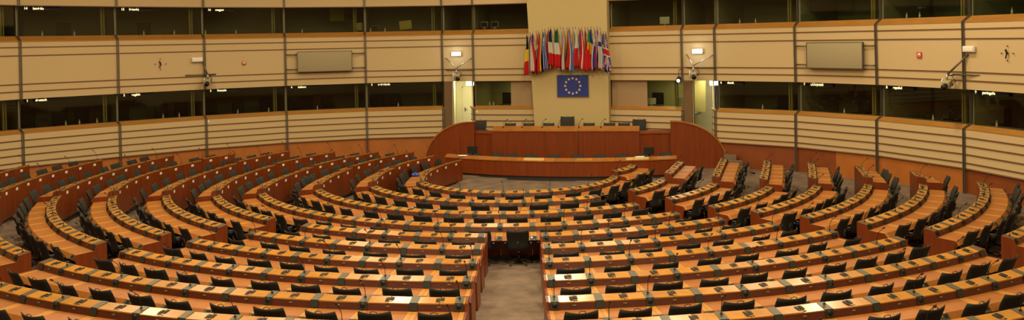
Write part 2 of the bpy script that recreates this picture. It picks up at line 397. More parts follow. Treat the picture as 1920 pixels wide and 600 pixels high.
for k in range(1, 8):
    z = ZK[k]+H+DZ
    p0 = back(*WRS[k], z) if k > 1 else pol(k, RST[k]+4); p1, p2 = back(*WR[k][0], z), back(*WR[k][1], z)
    f, L = bez([p0, p1, p2], 1); n = max(1, round(L/.8)); g1 = (lambda f, n: (lambda u: f(u/n)))(f, n)
    wing(orient(g1, n), n, z, ZK[k]+DZ-.10, f'{NUM[k]} right wing desk row from the arena, raised one step', f'{NUM[k]} right wing row', 'its near end', 'right wing desk rows')
# ------------------------------------------------------------------ chairs
def chair_parts(hs=1.0):
    out = []
    # local +y is where the sitter looks; origin on the floor
    b = MB(); nx, nz = 8, 8; W = .25; z0, z1 = .40, .85*hs
    front = []; backv = []
    for j in range(nz+1):
        v = j/nz
        for i in range(nx+1):
            u = i/nx*2-1; w = W*(.84+.16*min(1, v*1.6))*(1-.05*max(0, v-.85)/.15)
            z = z0+(z1-z0)*v + (.028*(u*u)-.012 if v > .95 else 0)
            y = -.02-.13*v-.05*(1-u*u)+.03*sin(v*pi); 
            th = .045*(1-.7*abs(u)**6)*(1-.5*abs(2*v-1)**6)
            front.append((u*w, y+th/2, z)); backv.append((u*w, y-th/2, z))
    N = len(front); q = lambda i, j: j*(nx+1)+i; fs = []
    for j in range(nz):
        for i in range(nx):
            fs.append((q(i+1, j), q(i, j), q(i, j+1), q(i+1, j+1))); fs.append((N+q(i, j), N+q(i+1, j), N+q(i+1, j+1), N+q(i, j+1)))
    for i in range(nx): fs += [(q(i, 0), q(i+1, 0), N+q(i+1, 0), N+q(i, 0)), (q(i+1, nz), q(i, nz), N+q(i, nz), N+q(i+1, nz))]
    for j in range(nz): fs += [(q(0, j+1), q(0, j), N+q(0, j), N+q(0, j+1)), (q(nx, j), q(nx, j+1), N+q(nx, j+1), N+q(nx, j))]
    b.add([(x, y, z) for x, y, z in front+backv], fs, M['chair'], True)
    out.append(('backrest', b.mesh('backrest')))
    b = MB(); b.bev(-.24, .0, .42, .24, .43, .49, .03, M['chair']); b.box(-.2, .03, .395, .2, .38, .425, M['chairp']); out.append(('seat', b.mesh('seat')))
    b = MB(); b.tube([(0, .2, .08), (0, .2, .25)], .03, M['chairp'], 8); b.tube([(0, .2, .25), (0, .2, .40)], .02, M['metal'], 8)
    for k in range(5):
        a = 2*pi*k/5+.3; c, s = cos(a), sin(a)
        b.tube([(0, .2, .12), (.14*c, .2+.14*s, .105), (.29*c, .2+.29*s, .08)], .026, M['chairp'], 6, .016)
        b.tube([(.29*c-.02*s, .2+.29*s+.02*c, .03), (.29*c+.02*s, .2+.29*s-.02*c, .03)], .03, M['chairp'], 8)
    b.box(-.03, -.03, .36, .03, .25, .40, M['chairp']); b.tube([(0, -.02, .38), (0, -.09, .42), (0, -.13, .6)], .022, M['chairp'], 6)
    out.append(('base', b.mesh('base')))
    for s in (-1, 1):
        b = MB(); b.tube([(s*.25, .06, .42), (s*.28, .06, .46), (s*.28, .06, .535)], .016, M['chairp'], 6)
        b.bev(s*.28-.03, -.06, .53, s*.28+.03, .13, .555, .012, M['chairp'], seg=1); out.append(('armrest', b.mesh('armrest')))
    b = MB(); zt = z1-.02
    b.tube([(-.05, -.19, zt), (-.045, -.195, zt+.03), (0, -.2, zt+.045), (.045, -.195, zt+.03), (.05, -.19, zt)], .006, M['chairp'], 5); out.append(('grab_loop', b.mesh('grab_loop')))
    return out
CP = chair_parts()
def place_chair(c, parts=CP):
    o = thing('swivel_chair', c['lab'], 'chair', (c['x'], c['y'], c['z']), c['a'], c['grp'].replace('desk rows', 'desk row chairs').replace('curved desk row chairs', 'curved row chairs'))
    for nm, me in parts: link(nm, me, o)
    return o
cx_, cy_ = back(573, 384, .1)
CHAIRS.append(dict(x=cx_, y=cy_, z=ZK[4]+.02, a=R(150), lab='black swivel chair pushed out and turned, alone on carpet between left desk rows', grp='turned chair'))
vis = []
for c in CHAIRS:
    u, v = proj(c['x'], c['y'], c['z']+.9)
    if -45 < u < 1965 and v < 640: c['d'] = hypot(c['x'], c['y']); vis.append(c)
vis.sort(key=lambda c: c['d'])
NIND = 292
for c in vis[:NIND]: place_chair(c)
if vis[NIND:]:
    b = MB()
    for c in vis[NIND:]:
        T = Matrix.Translation((c['x'], c['y'], c['z'])) @ Matrix.Rotation(c['a'], 4, 'Z')
        for nm, me in CP:
            mats = [m for m in me.materials]
            for mi, m in enumerate(mats):
                fs = [tuple(p.vertices) for p in me.polygons if p.material_index == mi]
                b.add([T @ v.co for v in me.vertices], fs, m, True)
    o = b.obj('swivel_chair'); tag(o, 'farthest black swivel chairs behind the left and right wing desks', 'chair', 'farthest wing chairs'); o['kind'] = 'stuff'
# ------------------------------------------------------------------ floor
def floor_z(x, y):
    dx, dy = x-CX, y-CYP; r = hypot(dx, dy); a = math.degrees(atan2(dx, -dy))
    z = zr(r)
    k = max([i for i in range(1, 12) if r >= RK[i]-.02] or [0])
    zt = ZK[k] if k else 0
    d = abs(dx)
    smooth_ = (abs(dx-.0) < .9 and r > 8.9 and dy < 0) or 29 < a < 37.5 and r > 4.5 and r < 9 or (31 < a < 38) or (-40 < a < -33 and r > 9) or r > 18.5
    base = z if smooth_ else zt
    if (a < -69.5 and r > 3.9): base = zt+DZ-.06
    if (a > 70 and r > 3.9): base = zt+DZ-.10
    return base
def build_floor():
    b = MB(); angs = [i*2.0 for i in range(-90, 90)]
    extra = [-69.6, -69.4, 69.9, 70.1, -40, -33, 31, 38, -3.5, 3.5]
    angs = sorted(set(angs+extra))
    rs = [0, 1.5, 3.0]
    for k in range(1, 12): rs += [RK[k]-.04, RK[k]+.0]
    rs += [3.88, 3.92, 18.45, 18.6, 22, 30, 40]; rs = sorted(set(rs))
    idx = {}; vs = []
    for i, a in enumerate(angs):
        for j, r in enumerate(rs):
            x, y = CX+r*sin(R(a)), CYP-r*cos(R(a)); vs.append((x, y, floor_z(x, y) if r > .1 else 0))
    n = len(rs); fs = []
    for i in range(len(angs)):
        i2 = (i+1) % len(angs)
        for j in range(n-1): fs.append((i*n+j, i*n+j+1, i2*n+j+1, i2*n+j))
    b.add(vs, fs, M['carpet'])
    return struct(b.obj('floor'))
build_floor()
# ------------------------------------------------------------------ walls
WS = .735; WX, WY = -3.157*WS, 26.716*WS
def wp(a, r): return Vector((WX+r*WS*sin(R(a)), WY+r*WS*cos(R(a))))
COLS = [('Z', -78.6, 24.3), ('Y', -67.8, 23.75), ('A', -57.1, 23.38), ('B', -46.4, 22.8), ('C', -35.6, 22.58), ('D', -24.75, 22.46), ('E', -13.45, 22.3), ('F', -2.2, 22.1), ('G', 2.5, 21.69), ('g', 23.2, 21.55), ('f', 33.8, 21.75), ('e', 38.5, 21.85), ('d', 49.4, 22.21), ('c', 60.2, 22.3), ('b', 71.4, 22.29), ('a', 82.4, 22.3), ('z', 93, 22.6)]
CPT = {c[0]: wp(c[1], c[2]) for c in COLS}
ZT1, ZA, ZB, ZG, ZC, ZD = 6.6, 5.40, 3.42, 2.37, 2.27, 1.10
ZG1 = 5.56; ZTOP = 10.0
class Bay:
    def __init__(s, p, q):
        s.p, s.q = p, q; d = q-p; s.L = d.length; s.r = d.normalized(); s.n = Vector((-s.r.y, s.r.x))
        if s.n.dot((p+q)/2-Vector((WX, WY))) < 0: s.n = -s.n
    def P(s, x, o, z): v = s.p+s.r*x+s.n*o; return Vector((v.x, v.y, z))
    def T(s, x, o, z): return Matrix(((s.r.x, s.n.x, 0, s.P(x, o, z).x), (s.r.y, s.n.y, 0, s.P(x, o, z).y), (0, 0, 1, z), (0, 0, 0, 1)))
    def slab(s, b, prof, m, x0=0., x1=None, g=0.):
        x1 = s.L if x1 is None else x1; k = len(prof)
        vs = [s.P(x0+g, o, z) for o, z in prof]+[s.P(x1-g, o, z) for o, z in prof]
        b.add(vs, [(i, (i+1) % k, k+(i+1) % k, k+i) for i in range(k)]+[tuple(range(k))[::-1], tuple(range(k, 2*k))], m)
UP = [5.19, 4.905, 3.93, 3.68]; LO = [2.02, 1.77, 1.52, 1.27]
names = [c[0] for c in COLS]; BAY = {}
wl = {'left': MB(), 'front': MB(), 'right': MB()}; trimn = 0; winn = 0
def side(nm): return 'left' if nm in 'ZYABCDEF' else ('front' if nm in 'Gg' else 'right')
def newtrim(b):
    global trimn; trimn += 1; return struct(b.obj(f'trim_{trimn}'))
def rail(bay, z, o=-.03, x0=0, x1=None):
    b = MB(); bay.slab(b, [(o+.003, z-.016), (o+.003, z+.016), (o+.03, z+.016), (o+.03, z-.016)], M['rail'], x0, x1); return b
wall_root = {}
def wall_obj(bay, sd, build):
    b = MB(); build(b); o = struct(b.obj('wall_'+sd)); return o
basecol = {'Z': 'base_o', 'Y': 'base_o', 'A': 'base_o', 'B': 'base_o', 'C': 'base_o', 'D': 'base_o', 'E': 'base_o', 'F': 'base_o', 'G': 'base_r', 'g': 'base_r', 'f': 'base_r', 'e': 'base_r', 'd': 'base_r', 'c': 'base_o', 'b': 'base_r', 'a': 'base_r'}
for i in range(len(COLS)-1):
    a_, b_ = names[i], names[i+1]; bay = BAY[a_] = Bay(CPT[a_], CPT[b_]); sd = side(a_); passage = a_ in 'Ff'
    W_ = MB()
    bay.slab(W_, [(0, ZA-.03), (.05, ZB), (.25, ZB), (.25, ZA-.03)], M['fabric'])
    bay.slab(W_, [(.0, ZTOP), (.02, ZT1+.03), (.3, ZT1+.03), (.3, ZTOP)], M['fabric'])
    if not passage:
        bay.slab(W_, [(0, ZC-.02), (.0, ZD), (.2, ZD), (.2, ZC-.02)], M['fabric'])
    wo = struct(W_.obj('wall_'+sd))
    for z in UP: rail(bay, z, -.03+(ZA-z)*.025).obj('rail', wo)
    if not passage:
        for z in LO: rail(bay, z, -.03).obj('rail', wo)
        if a_ == 'd':
            b = MB(); bay.slab(b, [(.04, ZD), (.04, -.2), (.2, -.2), (.2, ZD)], M['base_r'], 0, bay.L*.5); b.obj('base_panel', wo)
            b = MB(); bay.slab(b, [(.04, ZD), (.04, -.2), (.2, -.2), (.2, ZD)], M['base_o'], bay.L*.5); b.obj('base_panel', wo)
        elif a_ == 'c':
            b = MB(); bay.slab(b, [(.04, ZD), (.04, -.2), (.2, -.2), (.2, ZD)], M['base_o']); b.obj('base_panel', wo)
        else:
            b = MB(); bay.slab(b, [(.04, ZD), (.04, -.2), (.2, -.2), (.2, ZD)], M[basecol[a_]]); b.obj('base_panel', wo)
        b = MB(); bay.slab(b, [(-.012, ZC-.025), (-.012, ZC), (.24, ZG+.01), (.26, ZC-.025)], M['wledge']); newtrim(b)
        b = MB(); bay.slab(b, [(.0, ZD+.02), (-.02, ZD), (-.02, ZD-.02), (.04, ZD-.02)], M['rail']); newtrim(b)
    b = MB(); bay.slab(b, [(-.012, ZA-.03), (-.012, ZA), (.26, ZG1+.01), (.28, ZA-.03)], M['wledge']); newtrim(b)
    b = MB(); bay.slab(b, [(-.015, ZT1+.03), (-.015, ZT1), (.3, ZT1), (.3, ZT1+.03)], M['rail']); newtrim(b)
    # booths behind the glass: back, floor, ceiling
    lit = a_ in 'Gg'
    for (z0, z1, gz0) in ((2.0, ZB-.005, ZG), (5.2, 7.3, ZG1)):
        if passage and z0 < 3: continue
        mm = M['olive'] if (lit and z0 < 3) else M['booth']
        b = MB(); bay.slab(b, [(2.6, z0), (2.6, z1), (2.7, z1), (2.7, z0)], mm, -.3, bay.L+.3)
        bay.slab(b, [(.3, z0-.1), (.3, z0), (2.6, z0), (2.6, z0-.1)], M['boothcar'], -.1, bay.L+.1)
        bay.slab(b, [(.25, z1), (.25, z1+.1), (2.6, z1+.1), (2.6, z1)], mm, -.1, bay.L+.1)
        struct(b.obj('wall_booth'))
        # partition at the left column
        b = MB(); T = bay.T(0, 0, 0); b.box(-.03, .32, z0, .03, 2.6, z1, M['olive'] if lit and z0 < 3 else M['booth'], T); struct(b.obj('wall_booth'))
        # pale jamb strips next to the partition
        b = MB(); jx = bay.L-.42 if bay.L > 1.5 else bay.L-.15
        b.box(jx, .42, z0, jx+.05, .5, z1, M['frame_y'], T); b.box(jx+.09, .42, z0, jx+.13, .5, z1, M['frame_y'], T); newtrim(b)
        b = MB(); bay.slab(b, [(.27, gz0), (.27, z1 if z0 < 3 else ZT1+.02), (.282, z1 if z0 < 3 else ZT1+.02), (.282, gz0)], M['glass'], .03, bay.L-.03)
        winn += 1; struct(b.obj(f'window_{winn}'))
# posts
for i, c in enumerate(COLS):
    p = CPT[c[0]]; bl = BAY.get(names[i-1]) if i else None; br = BAY.get(c[0])
    n = ((bl.n if bl else br.n)+(br.n if br else bl.n)).normalized(); r = Vector((n.y, -n.x))
    if c[0] == 'g': continue
    b = MB()
    def seg(o0, z0, o1, z1, w=.022, d=.035):
        q = []
        for o, z in ((o0, z0), (o1, z1)):
            for sx, so in ((-w, -d), (w, -d), (w, 0), (-w, 0)):
                v = p+r*sx+n*(o+so); q.append(Vector((v.x, v.y, z)))
        b.hexa(q, M['post'])
    for dx in (-.028, .028):
        p0 = p; p = p0+r*dx
        seg(0, ZTOP, 0, ZT1, .014); seg(.24, ZT1, .24, ZG1+.03, .006); seg(.24, ZG1+.03, -.02, ZA, .014)
        seg(-.02, ZA, .02, ZB-.01, .014); seg(.26, ZB, .26, ZG+.03, .006)
        if c[0] not in 'G': seg(.24, ZG+.03, -.02, ZC, .014); seg(-.02, ZC, -.02, 0, .014)
        else: seg(-.02, ZC, -.02, .5, .014)
        p = p0
    newtrim(b)
# rest of the hall shell, ceiling
b = MB()
zp = CPT['Z']; zq = CPT['z']
def wallseg(b, p, q, z0, z1, m, th=.2):
    bay = Bay(Vector(p), Vector(q)); bay.slab(b, [(0, z0), (0, z1), (th, z1), (th, z0)], m)
wallseg(b, (zp.x, -3), (zp.x, zp.y), -.3, ZTOP, M['fabric']); struct(b.obj('wall_left'))
b = MB(); wallseg(b, (zq.x, zq.y), (zq.x, -3), -.3, ZTOP, M['fabric']); struct(b.obj('wall_right'))
b = MB(); b.box(zp.x-.2, -3.2, -.3, zq.x+.2, -3, ZTOP, M['fabric']); struct(b.obj('wall_rear'))
b = MB(); b.box(zp.x-3, -3.4, ZTOP, zq.x+4, 42, ZTOP+.2, M['ceil']); struct(b.obj('ceiling'))
# ------------------------------------------------------------------ passages with doors
def passage(key, sidex, lampx, dirv, lab, dn):
    bay = BAY[key]; d = Vector(dirv).normalized(); p, q = bay.p, bay.q; zf = .85
    rr = Vector((d.y, -d.x)); dep = 4.2
    w0 = p+bay.r*.38; w1 = q-bay.r*.04
    def V(v, z): return Vector((v.x, v.y, z))
    b = MB()
    def quad(a, c, z0, z1, m, th=.05):
        t = (c-a).normalized(); nn = Vector((t.y, -t.x))*th
        b.hexa([V(a, z0), V(c, z0), V(c+nn, z0), V(a+nn, z0), V(a, z1), V(c, z1), V(c+nn, z1), V(a+nn, z1)], m)
    quad(w0+d*dep, w0+d*.1, zf, ZB+.6, M['cream'], -.05); quad(w1+d*.3, w1+d*dep, zf, ZB+.6, M['cream'], -.05)
    quad(w0+d*dep-rr*.6, w1+d*dep+rr*.6, zf, ZB+.6, M['cream'], -.1)
    b.hexa([V(w0, zf-.1), V(w1, zf-.1), V(w1+d*dep, zf-.1), V(w0+d*dep, zf-.1), V(w0, zf), V(w1, zf), V(w1+d*dep, zf), V(w0+d*dep, zf)], M['carpet'])
    b.hexa([V(w0+d*.25, ZB+.3), V(w1+d*.25, ZB+.3), V(w1+d*dep, ZB+.3), V(w0+d*dep, ZB+.3), V(w0+d*.25, ZB+.35), V(w1+d*.25, ZB+.35), V(w1+d*dep, ZB+.35), V(w0+d*dep, ZB+.35)], M['cream'])
    b.hexa([V(p, 0), V(q, 0), V(q+d*.1, 0), V(p+d*.1, 0), V(p, zf), V(q, zf), V(q+d*.1, zf), V(p+d*.1, zf)], M['base_r'])
    struct(b.obj('wall_passage'))
    # wooden jamb between the parapet and the opening
    b = MB(); quad(p+bay.r*.05, w0, zf, ZB, M['jamb'], -.3); newtrim(b)
    # parapet returns
    for pp, s in ((p, 1), (q, -1)):
        b = MB(); a = pp+bay.r*s*.0; c = a+bay.r*s*.14+d*.5
        t = (c-a).normalized(); nn = Vector((t.y, -t.x))*.04
        b.hexa([V(a, zf), V(c, zf), V(c+nn, zf), V(a+nn, zf), V(a, ZC), V(c, ZC), V(c+nn, ZC), V(a+nn, ZC)], M['fabric'])
        for z in LO: b.hexa([V(a-nn*.6, z-.014), V(c-nn*.6, z-.014), V(c+nn*1.6, z-.014), V(a+nn*1.6, z-.014), V(a-nn*.6, z+.014), V(c-nn*.6, z+.014), V(c+nn*1.6, z+.014), V(a+nn*1.6, z+.014)], M['rail'])
        b.hexa([V(a-nn, ZC), V(c-nn, ZC), V(c+nn*2, ZC), V(a+nn*2, ZC), V(a-nn, ZC+.04), V(c-nn, ZC+.09), V(c+nn*2, ZC+.09), V(a+nn*2, ZC+.04)], M['wledge'])
        struct(b.obj('wall_passage'))
    # door on the far end
    e0 = w0+d*(dep-.05); e1 = w1+d*(dep-.05); t = (e1-e0).normalized(); c0 = e0+t*((e1-e0).length*sidex)
    T = Matrix(((t.x, d.x, 0, c0.x), (t.y, d.y, 0, c0.y), (0, 0, 1, zf), (0, 0, 0, 1)))
    dr = bpy.data.objects.new(f'door_{dn}', None); COL.objects.link(dr); struct(dr)
    b = MB(); b.box(0, -.03, 0, .95, .0, 2.05, M['creamd'], T); b.obj('door_leaf', dr)
    b = MB(); b.box(-.07, -.05, 0, 0, .02, 2.12, M['cream'], T); b.box(.95, -.05, 0, 1.02, .02, 2.12, M['cream'], T); b.box(-.07, -.05, 2.05, 1.02, .02, 2.12, M['cream'], T); b.obj('door_frame', dr)
    b = MB(); b.box(.05, -.045, .95, .09, -.03, 1.15, M['post'], T); b.tube([T @ Vector((.07, -.045, 1.05)), T @ Vector((.07, -.09, 1.05)), T @ Vector((.18, -.09, 1.05))], .012, M['post'], 6); b.obj('door_handle', dr)
    l = bpy.data.lights.new('passage_light', 'AREA'); l.energy = PASS; l.size = .8; l.color = (1, .97, .8); lo = bpy.data.objects.new('passage_light', l); COL.objects.link(lo)
    m_ = (w0+w1)/2+d*2.2; lo.location = (m_.x, m_.y, ZB+.25)
PASS = 38
for key, f_ in (('G', .3), ('g', .75)):
    by_ = BAY[key]; l = bpy.data.lights.new('booth_light', 'AREA'); l.energy = 22; l.size = .7; l.color = (1, .92, .6); lo = bpy.data.objects.new('booth_light', l); COL.objects.link(lo); lo.location = by_.P(by_.L*f_, 1.6, ZB-.06)
passage('F', .42, 0, (-.03, 1), 'x', 1); passage('f', .25, 0, (.23, 1), 'x', 2)
# ------------------------------------------------------------------ lettering
def text_mesh(s, size, m, bold=.0, ext=.004):
    cu = bpy.data.curves.new('t', 'FONT'); cu.body = s; cu.size = size; cu.extrude = ext; cu.align_x = 'LEFT'; cu.offset = bold
    o = bpy.data.objects.new('t', cu); COL.objects.link(o); bpy.context.view_layer.update()
    me = bpy.data.meshes.new_from_object(o.evaluated_get(bpy.context.evaluated_depsgraph_get())); bpy.data.objects.remove(o)
    me.materials.clear(); me.materials.append(m)
    return me
RX = Matrix.Rotation(pi/2, 4, 'X')
def lang(key, num, word, z1, x=.18):
    bay = BAY[key]; b = MB(); T = bay.T(x, .2, z1)
    b.box(0, 0, -.13, .12, .02, -.01, M['black'], T); b.box(.26, 0, -.13, .26+.075*len(word)+.3, .02, -.01, M['black'], T)
    c = bay.P(x, .2, z1)
    o = b.obj('language_sign', None, c); o.location = c
    tag(o, f'small lit booth sign reading {num} {word}', 'sign', 'booth language signs')
    for s, xx in ((num, .02), (word, .3)):
        me = text_mesh(s, .115, M['sign'], .003); t = link('sign_lettering', me, o); t.matrix_local = Matrix.Translation(bay.T(x+xx, .19, z1-.11).translation-c) @ bay.T(0, 0, 0).to_3x3().to_4x4() @ RX
for k, nn_, w_ in (('A', '1', 'deutsch'), ('B', '2', 'english'), ('C', '3', 'français'), ('D', '4', 'italiano'), ('E', '5', 'nederlands'), ('d', '7', 'ελληνικά'), ('c', '8', 'español'), ('b', '9', 'português')): lang(k, nn_, w_, ZB)
lang('e', '6', 'dansk', ZB, .1)
for k, nn_, w_ in (('A', '14', 'latviešu'), ('B', '15', 'lietuvių'), ('C', '16', 'magyar')): lang(k, nn_, w_, ZT1)
# ------------------------------------------------------------------ things in the booths
def hit(bay, px, o):   # position along a bay where the sight line of a column of the photo passes
    best = min(range(0, 400), key=lambda i: abs(proj(*bay.P(bay.L*i/400, o, 3.4).xy, 3.4)[0]-px)); return bay.L*best/400
def booth_chair(px, key, up, lab):
    bay = BAY[key]; x = hit(bay, px, 1.25); p = bay.P(x, 1.3, 5.2 if up else 2.0)
    a = atan2(bay.n.x, -bay.n.y); hs = .72 if up else .72
    o = thing('booth_chair', lab, 'chair', p, a, 'booth chairs')
    o.scale = (.95, .95, .75)
    for nm, me in BCP: link(nm, me, o)
def bcparts():
    out = []; b = MB(); b.bev(-.26, -.12, .45, .26, -.04, 1.15, .035, M['chair'], seg=3); out.append(('backrest', b.mesh('backrest')))
    b = MB(); b.bev(-.25, -.05, .42, .25, .42, .5, .03, M['chair']); out.append(('seat', b.mesh('seat')))
    for n_, m_ in CP:
        if n_ == 'base': out.append(('base', m_))
    return out
BCP = bcparts()
for i, (px, key, up, w) in enumerate([(52, 'A', 0, 'leftmost'), (113, 'A', 0, 'middle'), (155, 'A', 0, 'right hand'), (230, 'B', 0, 'leftmost'), (303, 'B', 0, 'middle'), (340, 'B', 0, 'right hand'), (395, 'C', 0, 'leftmost'), (447, 'C', 0, 'middle'), (498, 'C', 0, 'right hand'), (556, 'D', 0, 'leftmost'), (575, 'D', 0, 'middle'), (613, 'D', 0, 'right hand'), (707, 'E', 0, 'left hand'), (740, 'E', 0, 'right hand'), (950, 'G', 0, 'only'), (1232, 'g', 0, 'only'), (1467, 'e', 0, 'left hand'), (1499, 'e', 0, 'right hand'), (1617, 'd', 0, 'only'), (1787, 'c', 0, 'only'), (1840, 'b', 0, 'only'), (35, 'A', 1, 'left hand'), (125, 'A', 1, 'right hand'), (275, 'B', 1, 'only')]):
    bn = {'A': 'deutsch', 'B': 'english', 'C': 'français', 'D': 'italiano', 'E': 'nederlands', 'G': 'lit left podium side', 'g': 'lit right podium side', 'e': 'dansk', 'd': 'Greek signed', 'c': 'español', 'b': 'português'}[key]
    if up: bn = {'A': 'latviešu', 'B': 'lietuvių'}[key]
    booth_chair(px, key, up, f'{w} dark rounded chair seen behind the {bn} booth glass')
def bottle_mesh():
    b = MB(); prof = [(0, .03), (.13, .03), (.17, .012), (.21, .012)]
    for (z0, r0), (z1, r1) in zip(prof, prof[1:]): b.tube([(0, 0, z0), (0, 0, z1)], r0, M['paper'], 8, r1)
    return b.mesh('water_bottle')
BM = bottle_mesh(); cnt = {}
for px, key, up in ((83, 'A', 1), (143, 'A', 1), (273, 'B', 1), (330, 'B', 1), (388, 'C', 1), (445, 'C', 1), (569, 'D', 1), (697, 'E', 1), (724, 'E', 1), (122, 'A', 0), (148, 'A', 0), (181, 'A', 0), (305, 'B', 0), (335, 'B', 0), (445, 'C', 0), (503, 'C', 0), (594, 'D', 0), (746, 'E', 0), (917, 'G', 0), (924, 'G', 0), (1429, 'e', 0), (1582, 'd', 0), (1748, 'c', 0), (1867, 'b', 0), (1388, 'e', 1), (1418, 'e', 1), (1701, 'c', 1), (1725, 'c', 1), (1898, 'b', 1)):
    bay = BAY[key]; x = hit(bay, px, .34); p = bay.P(x, .36, ZG1-.02 if up else ZG-.02)
    cnt[(key, up)] = cnt.get((key, up), 0)+1
    bayname = {'A': 'leftmost', 'B': 'second left', 'C': 'third left', 'D': 'fourth left', 'E': 'fifth left', 'G': 'lit left', 'e': 'first right', 'd': 'second right', 'c': 'third right', 'b': 'fourth right'}[key]
    o = link('water_bottle', BM, None, p); tag(o, f'{NUM[cnt[(key, up)]]} small pale bottle from left, {"upper" if up else "lower"} {bayname} booth window', 'bottle', 'bottles behind the booth glass')
# shelf inside the booths for them
for key in 'ZYABCDEGgedcba':
    bay = BAY[key]
    for z in (ZG, ZG1):
        b = MB(); bay.slab(b, [(.3, z-.05), (.3, z-.02), (.85, z-.02), (.85, z-.05)], M['booth'], .05, bay.L-.05); newtrim(b)
def board(px0, px1, y0, y1, key, o_, lab, m='board', tilt=0, name='leaning_board'):
    bay = BAY[key]; x0, x1 = hit(bay, px0, o_), hit(bay, px1, o_); pm = bay.P((x0+x1)/2, o_, 0); d = hypot(pm.x, pm.y)
    def zz(v, px): h = 74+.0193*(960-px); return CAMZ-(v-h)*pm.y/F
    z0, z1 = zz(y1, px0), zz(y0, px0); c = bay.P((x0+x1)/2, o_, z0)
    b = MB(); w = (x1-x0)/2; T = Matrix.Rotation(R(tilt), 4, 'Y'); b.bev(-w, -.02, 0, w, .02, z1-z0, .008, M[m], T)
    o = b.obj(name); o.location = c; o.rotation_euler.z = atan2(bay.r.y, bay.r.x); tag(o, lab, 'board'); return o
board(621, 648, 13, 40, 'D', 1.8, 'square olive yellow board high behind upper booth glass', name='square_board')
board(668, 692, 43, 57, 'D', .6, 'small tilted yellow board at left of upper window post', tilt=-6)
board(752, 775, 39, 55, 'E', .6, 'small tilted yellow board in fifth upper booth window', tilt=-6)
def monitor(p, rz, lab, m='black', s=1., stand=True, group=None):
    o = thing('monitor', lab, 'monitor', p, rz, group)
    b = MB(); b.bev(-.22*s, -.02, .1*s, .22*s, .02, .42*s, .01, M[m]); b.obj('screen_housing', o)
    b = MB(); b.box(-.2*s, -.024, .12*s, .2*s, -.02, .4*s, M['black']); b.obj('screen', o)
    b = MB(); b.tube([(0, .03, 0), (0, .03, .2*s)], .025*s, M[m], 8); b.bev(-.1*s, -.06, 0, .1*s, .1, .02, .006, M[m]); b.obj('stand', o)
    return o
def atpx(key, px, o_, z): bay = BAY[key]; return bay.P(hit(bay, px, o_), o_, z), atan2(bay.r.y, bay.r.x)
for px, key, z, s, m, lab in ((1248, 'g', ZG1-.02, .9, 'white', 'pale back of a monitor behind upper right glass'), (910, 'G', ZG1+.05, .7, 'white', 'left of two small screens in upper window by tower'), (930, 'G', ZG1+.05, .7, 'white', 'right of two small screens in upper window by tower'), (706, 'E', ZG1-.02, .7, 'gscreen', 'grey monitor behind fifth upper booth window'), (1221, 'g', ZG-.02, .8, 'white', 'left white monitor in lit booth right of podium'), (1274, 'g', ZG-.02, .9, 'white', 'right white monitor in lit booth right of podium')):
    p, rz = atpx(key, px, .6, z); monitor(p, rz+(pi if m == 'white' and z < 3 or px == 1248 else 0), lab, m, s)
# ------------------------------------------------------------------ wall fittings
def fit(key, px, y, o_=-.04):
    bay = BAY[key]; x = hit(bay, px, o_); p = bay.P(x, o_, 0); h = 74+.0193*(960-px)
    z = CAMZ-(y-h)*p.y/F; return bay, x, bay.P(x, o_, z), atan2(bay.r.y, bay.r.x)
def em_lamp(key, px, y, lit, lab):
    bay, x, p, rz = fit(key, px, y); o = thing('emergency_lamp', lab, 'lamp', p, rz)
    b = MB(); b.bev(-.21, -.05, -.09, .21, .04, .09, .015, M['white']); b.obj('lamp_housing', o)
    b = MB(); b.bev(-.19, -.07, -.075, .19, -.045, .075, .01, M['lampon' if lit else 'white']); b.obj('diffuser', o)
    if lit:
        l = bpy.data.lights.new('lamp_glow', 'POINT'); l.energy = 5; l.shadow_soft_size = .12; l.color = (.95, 1, .95); lo = link('lamp_glow', l, o); lo.location = (0, -.3, .0)
em_lamp('F', 857, 101, 1, 'lit white emergency lamp on wall above left passage')
em_lamp('f', 1309, 96, 1, 'lit white emergency lamp on wall above right passage')
em_lamp('B', 371, 112, 0, 'unlit white lamp box on left wall near a post')
em_lamp('b', 1818, 92, 0, 'unlit white lamp box on right wall near a post')
for key, px, y, d, lab in (('F', 880, 157, 1.6, 'lit white lamp inside the left passage over door'), ('f', 1338, 156, 1.6, 'lit white lamp inside the right passage over door')):
    dist = BAY[key].p.y+d; p = Vector(((px-960)/F*dist, dist, CAMZ-(y-74-.0193*(960-px))*dist/F)); o = thing('passage_lamp', lab, 'lamp', p)
    b = MB(); b.bev(-.17, -.06, -.08, .17, .06, .08, .015, M['lampon']); b.obj('diffuser', o); b = MB(); b.box(-.02, -.02, .08, .02, .02, ZB+.3-p.z, M['white']); b.box(-.18, -.05, .075, .18, .05, .095, M['white']); b.obj('bracket', o)
def spanel(key, px, y, w, h, lab):
    bay, x, p, rz = fit(key, px, y, -.14); o = thing('wall_loudspeaker', lab, 'loudspeaker', p, rz)
    b = MB(); b.bev(-w/2, -.05, -h/2, w/2, .05, h/2, .012, M['gscreen']); b.obj('cloth_front', o)
    b = MB()
    for (a, c) in (((-w/2-.02, -h/2-.02), (w/2+.02, -h/2)), ((-w/2-.02, h/2), (w/2+.02, h/2+.02)), ((-w/2-.02, -h/2), (-w/2, h/2)), ((w/2, -h/2), (w/2+.02, h/2))): b.box(a[0], -.055, a[1], c[0], .055, c[1], M['post'])
    b.obj('frame', o)
    for s in (-1, 1):
        for zz in (-.3, .3):
            e = (bay.L-x+.0) if s > 0 else x
            b = MB(); b.tube([(s*w/2, .04, h*zz*1.25), (s*(e-.03), .09, h*zz*1.25)], .022, M['post'], 6); b.obj('support_rod', o)
            b = MB()
spanel('D', 610, 115, 2.17, .80, 'grey cloth loudspeaker panel on rods, left wall')
spanel('d', 1565, 104, 2.08, .86, 'grey cloth loudspeaker panel on rods, right wall')
